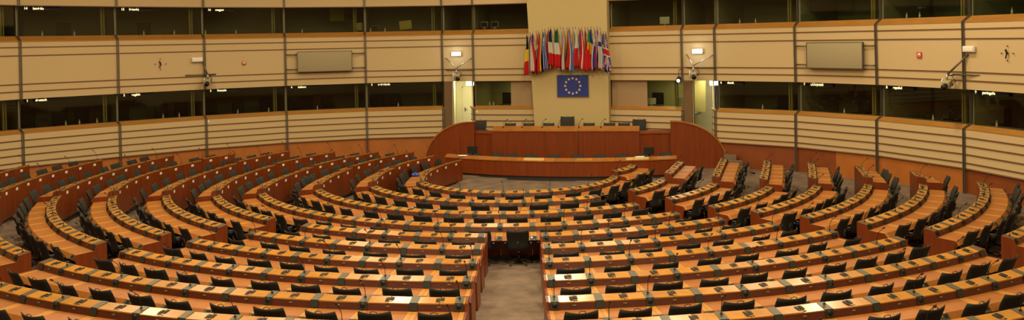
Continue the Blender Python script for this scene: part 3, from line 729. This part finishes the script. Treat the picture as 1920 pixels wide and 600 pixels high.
def clock(key, px, y, lab):
    bay, x, p, rz = fit(key, px, y, -.0); o = thing('wall_clock', lab, 'clock', p, rz)
    for k in range(12):
        if k % 3: continue
        a = 2*pi*k/12; b = MB(); b.box(sin(a)*.2-.013, -.03, cos(a)*.2-.013, sin(a)*.2+.013, -.0, cos(a)*.2+.013, M['black']); b.obj('hour_mark', o)
    for a, L, w in ((-.35, .12, .024), (.28, -.15, .016)):
        b = MB(); T = Matrix.Rotation(a, 4, 'Y'); z0, z1 = sorted((L, -L*.25)); b.box(-w, -.04, z0, w, -.025, z1, M['black'], T); b.obj('clock_hand', o)
    b = MB(); b.tube([(0, .01, 0), (0, -.045, 0)], .02, M['black'], 8); b.obj('hub', o)
clock('B', 302, 120, 'black hands and dots of clock on left wall panel')
clock('b', 1890, 100, 'black hands and dots of clock on right wall panel')
def nosmoke(key, px, y, lab):
    bay, x, p, rz = fit(key, px, y, -.01); b = MB(); n_ = 16
    b.box(-.09, -.005, -.09, .09, .01, .09, M['red']) if key == 'c' else b.tube([(0, .0, 0), (0, -.008, 0)], .085, M['red'], 16)
    b.tube([(0, 0, 0), (0, -.014, 0)], .058, M['paper'], 16)
    T = Matrix.Rotation(R(45), 4, 'Y'); b.box(-.06, -.018, -.008, .06, -.014, .008, M['red'], T); b.box(-.03, -.018, -.006, .03, -.0135, .006, M['black'])
    o = b.obj('no_smoking_sign'); o.location = p; o.rotation_euler.z = rz; tag(o, lab, 'sign')
nosmoke('C', 459, 118, 'small round red and white sign on left wall')
nosmoke('c', 1724, 103, 'small red and white sign on right wall')
def tvcam(key, px, y, xl, xr, lab, flip=1, vee=True, sdx=0):
    bay, x, p, rz = fit(key, px, y, -.35); o = thing('television_camera', lab, 'camera', p, rz)
    b = MB(); z = .0
    if vee:
        b.tube([(-xl, .33, .63), (0, 0, .2)], .022, M['metal'], 6); b.tube([(xr, .33, .63), (0, 0, .2)], .022, M['metal'], 6)
    else:
        b.tube([(sdx, .33, .72), (0, 0, .12)], .03, M['post'], 6)
    b.obj('bracket_arm', o)
    b = MB(); b.tube([(-xl, .3, .12), (xr, .3, .12)], .025, M['post'], 6); b.tube([(0, .3, .1), (0, 0, .1)], .02, M['post'], 6); b.tube([(0, 0, .14), (0, 0, -.05)], .03, M['metal'], 8); b.obj('crossbar', o)
    b = MB(); T = Matrix.Translation((0, 0, -.14)) @ Matrix.Rotation(R(-25*flip), 4, 'Z') @ Matrix.Rotation(R(14), 4, 'X')
    b.bev(-.11, -.2, -.1, .11, .2, .1, .02, M['gscreen'], T); b.bev(-.15, -.05, -.11, -.11, .16, .12, .01, M['white'], T); b.obj('camera_body', o)
    b = MB(); b.tube([T @ Vector((0, -.2, 0)), T @ Vector((0, -.34, 0))], .07, M['black'], 12, .055); b.tube([T @ Vector((0, -.34, 0)), T @ Vector((0, -.39, 0))], .075, M['black'], 12, .085); b.obj('lens', o)
    b = MB(); b.tube([(.11, .05, .1), (.2, .1, -.05), (.13, .05, -.2)], .012, M['black'], 5); b.obj('cable', o)
tvcam('F', 856, 137, .55, .62, 'television camera on a V bracket above left passage', -1)
tvcam('f', 1300, 133, .38, .75, 'television camera on a V bracket above right passage', -1)
tvcam('B', 392, 146, .75, .42, 'television camera on crossbar at left wall post', 1, False, -.12)
tvcam('c', 1776, 148, .05, 1.0, 'television camera on crossbar at right wall post', -1, False, .45)
# spot lamp hanging at right
bay, x, p, rz = fit('g', 1287, 148, -.5)
o = thing('spot_lamp', 'small black spotlight beside the right television camera', 'lamp', p, rz)
b = MB(); b.tube([(0, 0, .35), (0, 0, 0)], .012, M['black'], 6); b.tube([(0, 0, .35), (0, .5, .35)], .012, M['black'], 6); b.obj('stem', o)
b = MB(); b.tube([(0, .08, .03), (0, -.06, -.05)], .09, M['black'], 12, .1); b.obj('lamp_housing', o)
b = MB(); b.tube([(0, -.055, -.052), (0, -.07, -.06)], .06, M['lampon'], 12); b.obj('lens', o)
# white switch plates on parapets
for key, px, y, lab in (('C', 389, 228, 'small white square switch on left parapet'), ('G', 893, 210, 'small white switch on parapet left of tower'), ('g', 1278, 213, 'small white switch on parapet right of tower'), ('b', 1805, 247, 'small white switch on right parapet')):
    bay, x, p, rz = fit(key, px, y, -.0); b = MB(); b.bev(-.04, -.012, -.04, .04, .002, .04, .004, M['white']); b.box(-.015, -.018, -.02, .015, -.011, .02, M['paper']); o = b.obj('wall_switch'); o.location = p; o.rotation_euler.z = rz; tag(o, lab, 'switch')
# ------------------------------------------------------------------ tower, closed panels, flags
g = BAY['G']; TL, TR = .465*g.L, g.L-.0
def towerx(z): return TL-(z-1.9)*.045
b = MB(); q = []
for z in (0, ZTOP):
    xl = towerx(z)
    q += [g.P(xl, -.45, z), g.P(TR-.005*(z-2), -.45, z), g.P(TR, .3, z), g.P(xl, .3, z)]
b.hexa(q, M['tower']); struct(b.obj('wall_tower'))
b = MB(); g.slab(b, [(.22, ZG), (.22, ZB), (.26, ZB), (.26, ZG)], M['closed'], g.L*.27, TL+.1); struct(b.obj('wall_blind'))
gg = BAY['g']
b = MB(); gg.slab(b, [(.22, ZG), (.22, ZB), (.26, ZB), (.26, ZG)], M['closed'], .0, gg.L*.5); struct(b.obj('wall_blind'))
def on_tower(px, y, o_):
    x = hit(g, px, o_) if px < 1143 else g.L+(px-1143)*.0215; p = g.P(x, o_, 0); h = 74+.0193*(960-px); return x, CAMZ-(y-h)*p.y/F
RZT = atan2(g.r.y, g.r.x)
# union flag panel: blue field with a ring of twelve gold stars
x0, z1 = on_tower(1045, 141.5, -.5); x1, z0 = on_tower(1102.5, 181, -.5); c = g.P((x0+x1)/2, -.47, (z0+z1)/2)
o = thing('flag_panel', 'framed blue banner with a ring of twelve gold stars', 'flag', c, RZT)
w, h = (x1-x0)/2, (z1-z0)/2
b = MB(); b.box(-w, -.02, -h, w, .02, h, mat('blue banner cloth', (.012, .028, .23), .6)); b.obj('blue_field', o)
b = MB(); gold = mat('gold star cloth', (.75, .6, .16), .6)
for k in range(12):
    a = 2*pi*k/12; cx_, cz_ = sin(a)*h*.72, cos(a)*h*.72; vs = []
    for yy in (-.026, -.02):
        for j in range(10): r_ = h*(.14 if j % 2 == 0 else .06); vs.append((cx_+sin(j*pi/5)*r_, yy, cz_+cos(j*pi/5)*r_))
        vs.append((cx_, yy, cz_))
    fs = [(j, (j+1) % 10, 10) for j in range(10)]+[(j, 11+j, 11+(j+1) % 10, (j+1) % 10) for j in range(10)]
    b.add(vs, fs, gold)
b.obj('star_ring', o)
b = MB()
for q_ in ((-w-.02, -h-.02, w+.02, -h), (-w-.02, h, w+.02, h+.02), (-w-.02, -h, -w, h), (w, -h, w+.02, h)): b.box(q_[0], -.03, q_[1], q_[2], .02, q_[3], M['post'])
b.obj('frame', o)
V3 = lambda a, b_, c_: (lambda u, v: (a, b_, c_)[min(2, int(u*3))])
H3 = lambda a, b_, c_: (lambda u, v: (a, b_, c_)[min(2, int(v*3))])
def cross(bg, c1, c2=None):
    def f(u, v):
        if abs(u-.36) < .07 or abs(v-.5) < .1: return c2 if c2 and (abs(u-.36) < .035 or abs(v-.5) < .05) else c1
        return bg
    return f
def greece(u, v): 
    if u < .4 and v < .55: return 'w' if abs(u-.2) < .05 or abs(v-.27) < .06 else 'l'
    return 'b' if int(v*9) % 2 == 0 else 'w'
def czech(u, v): return 'b' if u < .5-abs(v-.5) else ('w' if v < .5 else 'r')
def cyprus(u, v): return 'o' if hypot((u-.5)*1.4, (v-.42)) < .2 else 'w'
def portugal(u, v): return 'y' if hypot((u-.4)*1.5, v-.5) < .16 else ('g' if u < .4 else 'r')
def slova(em): 
    def f(u, v):
        if .12 < u < .42 and .25 < v < .75: return 'w' if abs(u-.27) < .04 or abs(v-.5) < .07 else em
        return ('w', 'b', 'r')[min(2, int(v*3))]
    return f
def spain(u, v): return 'y' if .25 < v < .75 else 'r'
def malta(u, v): return 'w' if u < .5 else 'r'
def uk(u, v):
    if abs(u-.5) < .06 or abs(v-.5) < .1: return 'r'
    if abs(u-.5) < .1 or abs(v-.5) < .17: return 'w'
    if abs(abs(u-.5)-abs(v-.5)) < .08: return 'w' if abs(abs(u-.5)-abs(v-.5)) > .035 else 'r'
    return 'b'
H2 = lambda a, b_: (lambda u, v: a if v < .5 else b_)
FLAGS = [('black yellow red', V3('k', 'y', 'r')), ('white green red', H3('w', 'g', 'r')), ('blue wedge, white and red', czech), ('red with white cross', cross('r', 'w')), ('black red gold', H3('k', 'r', 'y')), ('blue black white', H3('l', 'k', 'w')), ('blue and white striped', greece), ('red and yellow banded', spain), ('blue white red upright banded', V3('B', 'w', 'r')), ('green white orange', V3('G', 'w', 'o')), ('green white red upright banded', V3('G', 'w', 'r')), ('white with orange patch', cyprus), ('maroon with white band', H3('m', 'w', 'm')), ('yellow green red', H3('y', 'g', 'r')), ('red white pale blue', H3('r', 'w', 'l')), ('red white green', H3('r', 'w', 'g')), ('half white half red', malta), ('red white dark blue', H3('r', 'w', 'b')), ('red white red', H3('r', 'w', 'r')), ('white over red', H2('w', 'r')), ('green and red with yellow disc', portugal), ('blue yellow red', V3('b', 'y', 'r')), ('white blue red with blue shield', slova('l')), ('white blue red with red shield', slova('r')), ('white with blue cross', cross('w', 'b')), ('blue with yellow cross', cross('b', 'y')), ('red, white and blue crossed', uk)]
NF = len(FLAGS)
for i, (nm, fn) in enumerate(FLAGS):
    px = 990+(1139-990)*i/(NF-1); xx, zt = on_tower(px, 66-12*min(1, i/8.) if i < 9 else (54 if i < 25 else 62), -.75)
    oo = -.75-(0 if i % 2 else .12)
    p = g.P(xx, oo, zt); o = thing('hanging_flag', f'hanging {nm} flag, {NUM[i+1] if i < 20 else "" } in the row on tower'.replace(',  in', ', right part of') , 'flag', p, RZT, 'row of flags on the tower')
    b = MB(); b.tube([(0, -oo*.0+.35, -.32), (0, 0, 0), (0, -.06, .06)], .012, M['metal'], 6); b.ball((0, -.065, .07), .02, M['metal']); b.obj('flag_pole', o)
    b = MB(); nu, nv = 26, 14; L = random.uniform(1.42, 1.62); wb = random.uniform(.17, .23); ph = random.uniform(0, 6); grid = []
    for a in range(nu+1):
        u = a/nu
        for c_ in range(nv+1):
            v = c_/nv; wd = wb*(.10+.90*min(1, u*1.15)**.9); fold = sin(v*pi*3.2+ph+u*1.2)*.055*(.3+u)
            x = (v-.5)*2*wd*.62+.03*sin(u*5+ph)+sin(v*pi*3+ph)*.02*u; zz = -.03-u*L+(v-.5)*.22*sin(ph)*u; y = fold+.1*(1-u)*(v-.4)
            grid.append((x, y, zz))
    for th in (0,):
        for a in range(nu):
            for c_ in range(nv):
                k = lambda i_, j_: i_*(nv+1)+j_
                q = [grid[k(a, c_)], grid[k(a, c_+1)], grid[k(a+1, c_+1)], grid[k(a+1, c_)]]
                b.add(q, [(0, 1, 2, 3)], fm(fn((a+.5)/nu, (c_+.5)/nv)), True)
    co = b.obj('flag_cloth', o)
    bm = bmesh.new(); bm.from_mesh(co.data); bmesh.ops.remove_doubles(bm, verts=bm.verts[:], dist=.0002); bm.to_mesh(co.data); bm.free()
    md = co.modifiers.new('th', 'SOLIDIFY'); md.thickness = .006
# ------------------------------------------------------------------ podium
PX, PY, PA = 1.75, 31.1, R(-10)
PT = Matrix.Translation((PX, PY, 0)) @ Matrix.Rotation(PA, 4, 'Z')
def pl(x, y, z): return PT @ Vector((x, y, z))
RF = 10.4
def fy(x): return RF-sqrt(RF*RF-x*x)-.65
# front curved bench
o = thing('podium_front_desk', 'long curved lower podium desk facing the arena, beech top', 'desk', PT @ Vector((0, .4, 0)), PA)
x0, x1 = -4.5, 4.12
def csweep(b, x0, x1, prof, m, n=24, gap=0.):
    for i in range(n):
        a, c = x0+(x1-x0)*i/n+gap, x0+(x1-x0)*(i+1)/n-gap; k = len(prof)
        vs = [(a, fy(a)+t-.4, z) for t, z in prof]+[(c, fy(c)+t-.4, z) for t, z in prof]
        b.add(vs, [(j, (j+1) % k, k+(j+1) % k, k+j) for j in range(k)]+[tuple(range(k))[::-1], tuple(range(k, 2*k))], m)
b = MB(); csweep(b, x0, x1, [(0.03, .72), (.06, .72), (.06, .17), (.03, .17)], M['podium'], 30); b.obj('front_panel', o)
b = MB(); csweep(b, x0, x1, [(.1, .18), (.13, .18), (.13, -.02), (.1, -.02)], M['kick'], 24); b.obj('plinth', o)
b = MB(); csweep(b, x0-.02, x1+.02, [(0, .70), (0, .735), (.42, .79), (.62, .76), (.62, .72), (.03, .70)], M['podtop'], 12, .003); b.obj('worktop', o)
for xx in (x0+.03, x1-.03):
    b = MB(); b.box(xx-.025, fy(xx)+.03-.4, 0, xx+.025, fy(xx)+.6-.4, .71, M['podium']); b.obj('end_panel', o)
for i, (xa, xb) in enumerate(((-1.35, -.6), (.6, 1.15), (2.35, 3.15))):
    b = MB(); n_ = 3
    for j in range(n_):
        a, c = xa+(xb-xa)*j/n_, xa+(xb-xa)*(j+1)/n_
        b.hexa([(a, fy(a)+.03, .741), (c, fy(c)+.03, .741), (c, fy(c)+.38, .787), (a, fy(a)+.38, .787), (a, fy(a)+.03, .746), (c, fy(c)+.03, .746), (c, fy(c)+.38, .792), (a, fy(a)+.38, .792)], M['pale'] if i != 1 else M['lid'])
    q = b.obj('table_mat'); q.matrix_world = PT; tag(q, ['pale mat on left part of lower podium desk', 'brown mat at middle of lower podium desk', 'pale mat on right part of lower podium desk'][i], 'mat')
for px, xl, lab in ((890, -3.45, 'black monitor at left end of lower podium desk'), (1201, 3.15, 'black monitor at right end of lower podium desk')):
    monitor(pl(xl, fy(xl)+.48, .77), PA, lab, 'black', .85)
    b = MB()
    b = MB(); b.box(-.16, -.09, 0, .16, .09, .012, M['paper']); b.box(-.1, -.02, .012, .2, .12, .02, M['paper']); q = b.obj('paper_sheets'); q.location = pl(xl-.35, fy(xl)+.3, .785); q.rotation_euler.z = PA+.2; tag(q, 'white papers beside the ' + ('left' if xl < 0 else 'right') + ' black podium monitor', 'paper')
# upper desk
YU = 1.75
o = thing('podium_upper_desk', 'high straight upper podium desk with beech ledge before tower', 'desk', pl(0, YU, 0), PA)
def ubox(x0, x1, y0, y1, z0, z1, m, nm):
    b = MB(); b.box(x0, y0, z0, x1, y1, z1, m); return b.obj(nm, o)
segs = [(-2.95, -1.7, 0), (-1.7, -.82, 0), (-.82, .42, -.06), (.42, 1.5, 0), (1.5, 2.78, 0)]
for a, c, d in segs:
    b = MB(); n_ = max(1, round((c-a)/.62))
    for j in range(n_): b.box(a+(c-a)*j/n_+.002, d, .0, a+(c-a)*(j+1)/n_-.002, d+.04, 1.56, M['podium'])
    b.obj('front_panel', o)
    b = MB(); b.hexa([(a+.002, d-.03, 1.54), (c-.002, d-.03, 1.54), (c-.002, .5, 1.62), (a+.002, .5, 1.62), (a+.002, d-.03, 1.585), (c-.002, d-.03, 1.585), (c-.002, .5, 1.70), (a+.002, .5, 1.70)], M['podtop']); b.obj('ledge', o)
for s, (a, c) in ((-1, (-4.0, -2.95)), (1, (2.78, 4.05))):
    b = MB(); n_ = 5
    for j in range(n_):
        xa, xb = a+(c-a)*j/n_, a+(c-a)*(j+1)/n_
        bow = lambda x: .10+.22*sin(pi*min(1, max(0, (x-a)/(c-a)))*.5 if s > 0 else pi*.5*min(1, max(0, (c-x)/(c-a))))
        b.hexa([(xa, bow(xa), 0), (xb, bow(xb), 0), (xb, bow(xb)+.05, 0), (xa, bow(xa)+.05, 0), (xa, bow(xa), 1.42), (xb, bow(xb), 1.42), (xb, bow(xb)+.05, 1.42), (xa, bow(xa)+.05, 1.42)], M['podium'])
        b.hexa([(xa, bow(xa)-.03, 1.42), (xb, bow(xb)-.03, 1.42), (xb, bow(xb)+.3, 1.47), (xa, bow(xa)+.3, 1.47), (xa, bow(xa)-.03, 1.46), (xb, bow(xb)-.03, 1.46), (xb, bow(xb)+.3, 1.53), (xa, bow(xa)+.3, 1.53)], M['podtop' if 0 else 'podium'])
    b.obj('side_section', o)
# quarter round cheeks
for s, xi, xo in ((-1, -3.75, -5.75), (1, 4.0, 6.05)):
    oo = thing('podium_side_screen', ('left' if s < 0 else 'right')+' quarter-round red wood screen flanking the podium', 'screen', pl(xi, 1.9, 0), PA)
    b = MB(); n_ = 24; th = .07; W_ = abs(xo-xi); Ht = 1.88; pr = []
    for j in range(n_+1):
        t = j/n_*pi/2; pr.append((s*sin(t)*W_, .12*sin(t), (cos(t)**.85)*Ht))
    vs = []
    for d in (0, th):
        for (x, y, z) in pr: vs += [(x, y+d, z), (x, y+d, 0)]
    m_ = len(pr)*2; fs = []
    for j in range(n_): fs += [(2*j, 2*j+1, 2*j+3, 2*j+2), (m_+2*j, m_+2*j+2, m_+2*j+3, m_+2*j+1)]
    fs.append((0, m_, m_+1, 1)); b.add(vs, fs, M['podium']); b.obj('panel', oo)
    b = MB(); vs = []; fs = []
    for j, (x, y, z) in enumerate(pr):
        t = j/n_*pi/2; nx_, nz_ = s*sin(t)*.05, cos(t)*.05
        for dy, r_ in ((-.03, 0), (-.03, 1), (th+.1, 1), (th+.1, 0)): vs.append((x+nx_*r_, y+dy, max(0, z+nz_*r_)))
    for j in range(n_):
        for k in range(4): fs.append((4*j+k, 4*j+(k+1) % 4, 4*j+4+(k+1) % 4, 4*j+4+k))
    fs.append((0, 1, 2, 3)); b.add(vs, fs, M['podtop']); b.obj('top_rim', oo)
    b = MB(); b.box(-.05, .0 if 0 else .0, 0, .05, .5, 1.9, M['podium']); b.obj('inner_post', oo)
# podium platforms
b = MB(); b.box(-3.9, YU+.46, 0, 3.9, YU+1.6, .85, M['carpet'], PT); struct(b.obj('floor_podium'))
# stairs right of the podium
for j, (px, py, w_, h_) in enumerate(((1385, 323, .9, .16),)): pass
for (x, y, z, w_, d_) in ((6.45, .35, .17, .9, 0), (6.35, .72, .34, .75, 0), (6.22, 1.07, .51, .6, 0), (6.1, 1.4, .68, .45, 0)):
    b = MB(); b.box(x-w_/2, y, 0, x+w_/2, y+.34, z, M['carpet'], PT); struct(b.obj('floor_step'))
# chairs at the podium
CPs = chair_parts(.86)
for i, xl in enumerate((-3.5, -2.55, -1.95, -1.2, -.35, .55, 1.35, 2.15, 3.0, 3.75)):
    o = place_chair(dict(x=pl(xl, fy(xl)+1.0, 0).x, y=pl(xl, fy(xl)+1.0, 0).y, z=0, a=PA+pi, lab=f'black low chair, {NUM[i+1]} from left behind the lower podium desk', grp='lower podium chairs'), CPs)
    o.scale = (.95, .95, 1.11)
CPh = chair_parts(1.42)
for i, (xl, k, tall) in enumerate(((-3.55, .93, 0), (-2.3, .93, 0), (-1.55, .93, 0), (-.75, .93, 0), (.0, 1, 1), (.85, .93, 0), (1.65, .93, 0), (2.22, .93, 0), (2.8, 1.0, 2))):
    big = i in (0, 8); yy = YU+.68+(.32 if i == 8 else .1 if big else 0)
    p = pl(xl+(-.05), yy, .85)
    lab = 'tall black presiding chair with headrest before the tower' if tall == 1 else f'black chair, {NUM[i+1]} from left behind the upper podium desk'
    o = place_chair(dict(x=p.x, y=p.y, z=.85, a=PA+pi, lab=lab, grp='upper podium chairs'), CPh if tall == 1 else CP)
    o.scale = (1.12, 1, .98) if tall == 1 else (1.05 if big else .92, 1, 1.22 if big else 1.09)
for i, xl in enumerate((-2.55, -1.8, -1.0, -.35, .45, 1.3)):
    o = thing('podium_microphone', f'thin black gooseneck microphone, {NUM[i+1]} from left on upper podium ledge', 'microphone', pl(xl, YU+.3, 1.655), PA+random.uniform(-.4, .4), 'upper podium microphones')
    b = MB(); b.tube([(0, 0, 0), (0, 0, .03)], .03, M['black'], 8); b.obj('foot', o)
    b = MB(); P_ = [(0, 0, .02), (0, 0, .14), (.05, .04, .25), (.12, .1, .31)]; b.tube(P_, .007, M['black'], 5); b.tube([P_[-1], (.16, .13, .33)], .017, M['black'], 6); b.obj('gooseneck', o)
b = MB(); b.bev(-.12, -.08, 0, .12, .08, .1, .04, M['blue'], seg=3); b.bev(-.02, -.1, .05, .02, .1, .12, .01, M['blue'])
bx, by = back(798, 319, H+.06); q = b.obj('blue_bag'); q.location = (bx-.35, by+.1, H-.15); tag(q, 'small bright blue bundle on the innermost desk row at left', 'bag')
# ------------------------------------------------------------------ ceiling lamps
k = 0
def lamp(x, y, e, s=.9):
    global k; k += 1
    o = thing('ceiling_lamp', 'round recessed warm ceiling lamp above the seating' if s < 1 else 'broad round ceiling lamp near the front wall', 'lamp', (x, y, ZTOP), 0, 'ceiling lamps' if s < 1 else 'broad front ceiling lamps')
    b = MB(); b.tube([(0, 0, 0), (0, 0, -.08)], s/2+.06, M['post'], 20, caps=False); b.tube([(0, 0, -.001), (0, 0, -.005)], s/2+.06, M['white'], 20); b.obj('lamp_ring', o)
    l = bpy.data.lights.new('ceiling_lamp_light', 'AREA'); l.shape = 'DISK'; l.size = s; l.energy = e; l.color = (1, .80, .50)
    lo = link('ceiling_lamp_light', l, o); lo.location = (0, 0, -.1)
EL = 330
for a in range(0, 360, 40): (lamp(-1.2+11*sin(R(a)), 21+11*cos(R(a)), EL) if a not in (0, 40, 320) else None)
for a in range(0, 360, 60): lamp(-1.2+5.5*sin(R(a+30)), 20+5.5*cos(R(a+30)), EL)
for x in (-9, -3, 3, 9): lamp(x, 5.5, EL)
for x, y in ((-11, 26.5), (-6.5, 30.5), (-1.2, 32), (4.2, 30.5), (8.7, 26.5)): lamp(x, y, 145, 2.4)
w = bpy.data.worlds.new('hall'); SC.world = w; w.use_nodes = True
w.node_tree.nodes['Background'].inputs[0].default_value = (1, .85, .6, 1); w.node_tree.nodes['Background'].inputs[1].default_value = .0
SC.view_settings.view_transform = 'Standard'; SC.view_settings.look = 'None'; SC.view_settings.gamma = 1; SC.view_settings.use_curve_mapping = False
SC.view_settings.exposure = 0.0
print('CHV', len(vis), len(CHAIRS), 'objects', len(bpy.data.objects))
